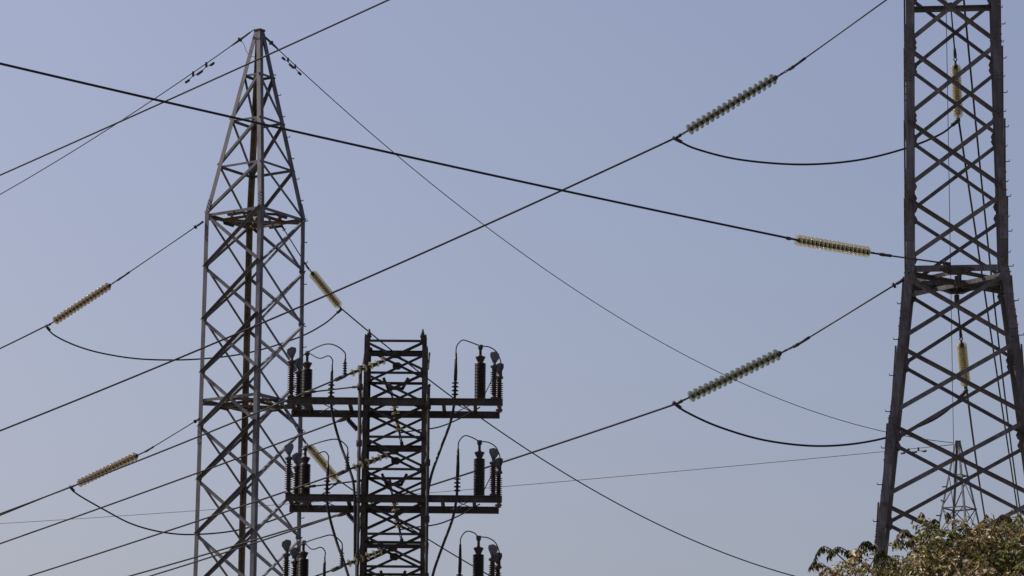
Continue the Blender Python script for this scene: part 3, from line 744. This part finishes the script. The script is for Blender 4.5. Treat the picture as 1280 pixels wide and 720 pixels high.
    cable([at(500, y0 + 38, DM - .35), at(520, y0 + 35, DM + .5), at(548, y0 + 31, DM + .6), at(575, y0 + 20, DM + .7), at(600, y0 + 6, DM + .8)], .018, 'slack lead rising right from the mast under the %s cross beams' % nm, 'connecting_lead', 'wire', 'slack leads', 'wire', 8, False)
# lines arriving at the mast from the left
LY = NF - .45
for (x0, y0, Y0, x1, y1, mid, lab) in (
    (426, 472, LY, -110, 682, (260, 541), 'dark line from the left edge up to the grey clamp at the top cross beams'),
    (429, 590, LY, -110, 766, (260, 647), 'dark line from the lower left up to the grey clamp at the middle cross beams'),
    (430, 524, DM + 1, -110, 718, (220, 601), 'dark line from the left edge up to the wedge clamp below the top beams'),
    (430, 641.5, DM + 1, 60, 758, (260, 697.5), 'dark line from the lower left up to the wedge clamp below the middle beams'),
    (422, 710, LY, 200, 790, (330, 744), 'dark line from below up to the grey clamp at the lowest cross beams')):
    wire('conductor', at(x0, y0, Y0), at(x1, y1, 114), mid, RC * .85, lab, 'wire', ST)

# ================================================================== TREE
DT = 50.0
tb = at(1185, 700, DT); tbase = Vector((tb.x + .3, DT + .4, 0))
T5 = thing('broadleaf_tree', tbase, 'bushy olive and brown tree top filling the lower right corner', 'tree')
k_ = (at(1190, 700, DT) - at(1090, 700, DT)).length / 100
lumps = []
for px, py, rp, dy in ((1185, 712, 62, 0), (1262, 706, 60, .2), (1222, 724, 62, .6), (1160, 722, 45, -.3), (1068, 737, 36, 0), (1120, 752, 52, .3), (1300, 715, 75, .8), (1180, 770, 80, -.7), (1270, 770, 85, -.6), (1100, 800, 80, .2), (1200, 860, 130, .3), (1310, 830, 120, .2), (1090, 880, 95, .2), (1180, 960, 110, 0), (1280, 950, 110, 0)):
    lumps.append((at(px, py, DT + dy) - tbase, rp * k_))
def leaf(bm, p, L, W, d, mi):
    d = d.normalized(); s = d.cross(Vector((random.gauss(0, 1), random.gauss(0, 1), random.gauss(0, 1))))
    if s.length < 1e-3: return
    s.normalize(); nrm = d.cross(s)
    m = p + d * L * .45
    v = [bm.verts.new(q) for q in (p, m + s * W / 2 + nrm * W * .12, p + d * L, m - s * W / 2 + nrm * W * .12)]
    f = bm.faces.new((v[0], v[1], v[2])); f2 = bm.faces.new((v[0], v[2], v[3])); f.material_index = f2.material_index = mi
def spray(bm, p, d, L, nl, mats, LL=.075):
    """twig with paired drooping leaflets"""
    d = d.normalized()
    for i in range(nl):
        t = (i + 1) / nl; q = p + d * L * t + Vector((0, 0, -L * .35 * t * t))
        for s in (-1, 1):
            sd_ = d.cross(Vector((0, 0, 1)));
            if sd_.length < .01: sd_ = Vector((1, 0, 0))
            dr = sd_.normalized() * s * .55 + Vector((random.gauss(0, .3), random.gauss(0, .3), -random.uniform(.35, 1.1))) + d * .4
            leaf(bm, q, LL * random.uniform(.7, 1.25), LL * random.uniform(.28, .42), dr, random.choices(range(4), mats)[0])
crown = bmesh.new()
for c, r in lumps:
    n_ = int(760 * (r / .6) ** 2)
    patches = [(Vector((random.gauss(0, 1), random.gauss(0, 1), random.gauss(0, 1))).normalized(), random.random()) for _ in range(12)]
    ncl = int(46 * (r / .6) ** 2)
    for _c in range(ncl):                          # leaf clusters with gaps between them
        d = Vector((random.gauss(0, 1), random.gauss(0, 1), random.gauss(0, 1))).normalized()
        rr = r * (random.uniform(.45, 1) ** .5) * (1 + .14 * math.sin(d.x * 7 + c.x * 3) * math.sin(d.z * 8 + c.y))
        cc = c + d * rr
        best = max(patches, key=lambda q: q[0].dot(d))[1] + random.gauss(0, .15)
        if best < .42: wts = (6, 1.6, .5, 3.5)
        elif best < .75: wts = (1.8, 5, 1.5, 2.2)
        else: wts = (2.2, 4, 3.2, 1.6)
        cr_ = random.uniform(.09, .17)
        for _s in range(random.randint(11, 19)):
            e = Vector((random.gauss(0, 1), random.gauss(0, 1), random.gauss(0, 1))).normalized()
            p = cc + e * cr_ * random.uniform(.3, 1)
            spray(crown, p, e + d * .6 + Vector((random.gauss(0, .4), random.gauss(0, .4), 0)), random.uniform(.06, .17), random.randint(2, 4), wts, random.choice((.055, .07, .085, .1)))
for c, r in lumps[:7]:
    for _ in range(9):                             # short shoots breaking the outline
        a = random.uniform(-.2, math.pi + .2); d = Vector((math.cos(a), random.uniform(-.5, .5), math.sin(a))).normalized()
        p = c + d * r * .92; q = p + d * random.uniform(.1, .24); e = q + Vector((d.x * .1, 0, -.05))
        P = smooth_path([p, q, e], 4); tw = bmesh.new(); tube(tw, P, .005, 4); finish('twig', tw, 'bark', T5)
        for pt in P[2:]:
            for _k in range(3): leaf(crown, pt, random.uniform(.07, .11), random.uniform(.026, .04), Vector((random.gauss(0, .45), random.gauss(0, .4), -1)), random.choices(range(4), (3, 1.5, .4, 4))[0])
sprigs = [((1062, 706), (1030, 683), (1014, 706)), ((1080, 706), (1050, 684), (1035, 694)), ((1068, 700), (1078, 678), (1092, 681)), ((1085, 712), (1100, 688), (1108, 692)), ((1148, 690), (1136, 664), (1128, 664)), ((1150, 672), (1166, 650), (1172, 652)), ((1235, 672), (1250, 645), (1262, 646)), ((1070, 700), (1082, 679), (1086, 676)), ((1105, 715), (1118, 700), (1122, 702))]
for a_, b_, c_ in sprigs:
    P = smooth_path([at(*a_, DT) - tbase, at(*b_, DT + random.uniform(-.1, .1)) - tbase, at(*c_, DT) - tbase], 7)
    twigs = bmesh.new(); tube(twigs, P, [.008 * (1 - i / len(P)) + .003 for i in range(len(P))], 4); finish('twig', twigs, 'bark', T5)
    for i, p in enumerate(P[4:]):
        for s in range(4): leaf(crown, p, random.uniform(.09, .13), random.uniform(.03, .042), Vector((random.gauss(0, .35), random.gauss(0, .35), -1)), random.choices(range(4), (2, .2, .05, 6))[0])
me = bpy.data.meshes.new('crown'); crown.to_mesh(me); crown.free()
for m in ('leaf_green', 'leaf_brown', 'leaf_pale', 'leaf_dark'): me.materials.append(M[m])
co = bpy.data.objects.new('crown', me); COL.objects.link(co); co.parent = T5
bm = bmesh.new()
fork = Vector((0, 0, 3.2))
tube(bm, smooth_path([Vector((0, 0, -.1)), Vector((.05, 0, 1.2)), Vector((-.05, .05, 2.3)), fork], 4), .19, 10)
finish('trunk', bm, 'bark', T5)
for c, r in lumps:
    if r < .35: continue
    bm = bmesh.new(); m_ = fork.lerp(c, .5) + Vector((random.gauss(0, .15), random.gauss(0, .15), -.1))
    P = smooth_path([fork - Vector((0, 0, .15)), m_, c + Vector((0, 0, r * .4))], 5)
    tube(bm, P, [.10 * (1 - i / len(P)) + .012 for i in range(len(P))], 7); finish('limb', bm, 'bark', T5)
bpy.context.view_layer.update()
